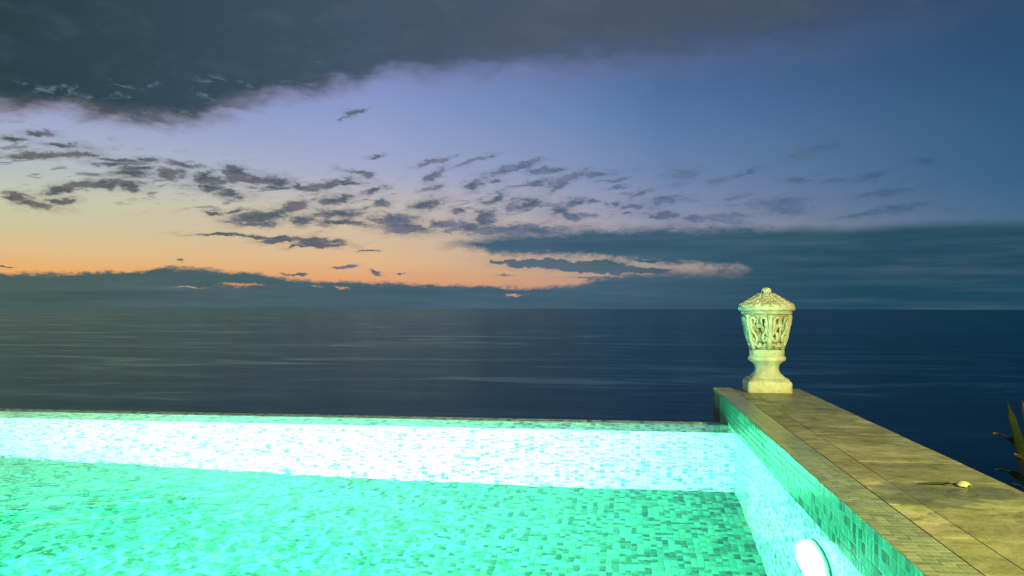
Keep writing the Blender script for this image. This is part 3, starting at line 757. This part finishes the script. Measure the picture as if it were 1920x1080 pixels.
tube(bm, [Vector((-0.018, 0, 0.006)), Vector((-0.04, 0.003, 0.006)), Vector((-0.065, 0.0, 0.005)), Vector((-0.085, 0.006, 0.004)), Vector((-0.115, 0.004, 0.003))], [0.003, 0.004, 0.0035, 0.002, 0.001])
from_bm('stem', bm, M['stem'], pt, True)

# ------------------------------------------------------------------ plant at the right edge
def leafmat(name, c0, c1):
    m_, k, b = mat(name); g = k.new('ShaderNodeNewGeometry')
    n = k.noise(g.outputs['Position'], 14, 4, 0.6)
    k.l.new(k.ramp(n, [(0.35, c0), (0.65, c1)]), b.inputs['Base Color']); setp(b, Roughness=0.5); return m_
M['leaf'] = leafmat('green_leaf', (0.012, 0.022, 0.008, 1), (0.028, 0.04, 0.014, 1))
M['leafdry'] = leafmat('withered_leaf', (0.035, 0.02, 0.009, 1), (0.07, 0.042, 0.016, 1))
M['leafdark'] = leafmat('dark_leaf', (0.004, 0.008, 0.004, 1), (0.010, 0.015, 0.006, 1))
def blade(name, base, tip, width, sag, mt, par, twist=0.0, curl=0.25):
    base, tip = Vector(base), Vector(tip); ax = tip-base; L = ax.length
    side = ax.cross(Vector((0, 0, 1))).normalized(); nrm = side.cross(ax).normalized()
    side = (Matrix.Rotation(twist, 3, ax.normalized()) @ side); nrm = (Matrix.Rotation(twist, 3, ax.normalized()) @ nrm)
    bm = bmesh.new(); rows = []; n = 12
    for j in range(n+1):
        q = j/n; c_ = base + ax*q + Vector((0, 0, 1))*sag*L*math.sin(math.pi*q)
        wd = width*(math.sin(math.pi*min(1, q*0.93+0.07))**0.8)*(1-0.25*q)
        rows.append([bm.verts.new(c_ + side*wd*s_ + nrm*(curl*wd*abs(s_)**1.5 + 0.004*math.sin(q*17+s_*2))) for s_ in (-1, -.5, 0, .5, 1)])
    for A, B in zip(rows[:-1], rows[1:]):
        for i in range(4): bm.faces.new((A[i], A[i+1], B[i+1], B[i]))
    o_ = from_bm(name, bm, mt, par, True)
    md = o_.modifiers.new('thick', 'SOLIDIFY'); md.thickness = 0.0012
    return o_
PB = Vector((1.72, 3.45, -0.28))
pl = empty('leafy_plant', PB, 'dark broad leaved plant with browned leaf tips behind the parapet at the right edge', 'plant')
def wp(px_, py_, Y):
    d = fw + rr*((px_-960)/F) - uu*((py_-540)/F); s_ = Y/d.y; return Vector((d.x*s_, Y, CAMZ+d.z*s_)) - PB
blade('leaf', wp(1932, 905, 3.45), wp(1888, 752, 3.3), 0.020, 0.02, M['leaf'], pl, 0.7)
blade('leaf', wp(1945, 880, 3.5), wp(1862, 812, 3.35), 0.014, 0.10, M['leafdry'], pl, 0.3)
blade('leaf', wp(1950, 900, 3.4), wp(1916, 750, 3.4), 0.022, 0.03, M['leafdry'], pl, 1.0)
blade('leaf', wp(1950, 940, 3.5), wp(1866, 880, 3.5), 0.022, 0.16, M['leafdark'], pl, 0.5)
blade('leaf', wp(1960, 960, 3.3), wp(1902, 850, 3.2), 0.03, 0.10, M['leafdry'], pl, 0.2).scale = (1, 1, 1)
for i in range(34):
    a = random.uniform(0, 2*math.pi); L_ = random.uniform(0.28, 0.5); up_ = random.uniform(0.12, 0.5)
    if math.cos(a) < -0.2: L_ *= 0.6; up_ *= 0.45
    blade('leaf', (0.05*math.cos(a), 0.05*math.sin(a), 0), (L_*math.cos(a), L_*math.sin(a), up_), random.uniform(.010, .022), random.uniform(0.05, .18), random.choice([M['leaf'], M['leafdark'], M['leafdark'], M['leafdry']]), pl, random.uniform(-.5, .5))
bm = bmesh.new(); tube(bm, [Vector((0, 0.001*i, -0.26*i)) for i in range(9)], [0.03+0.004*i for i in range(9)], 9)
from_bm('trunk', bm, M['leafdry'], pl, True)
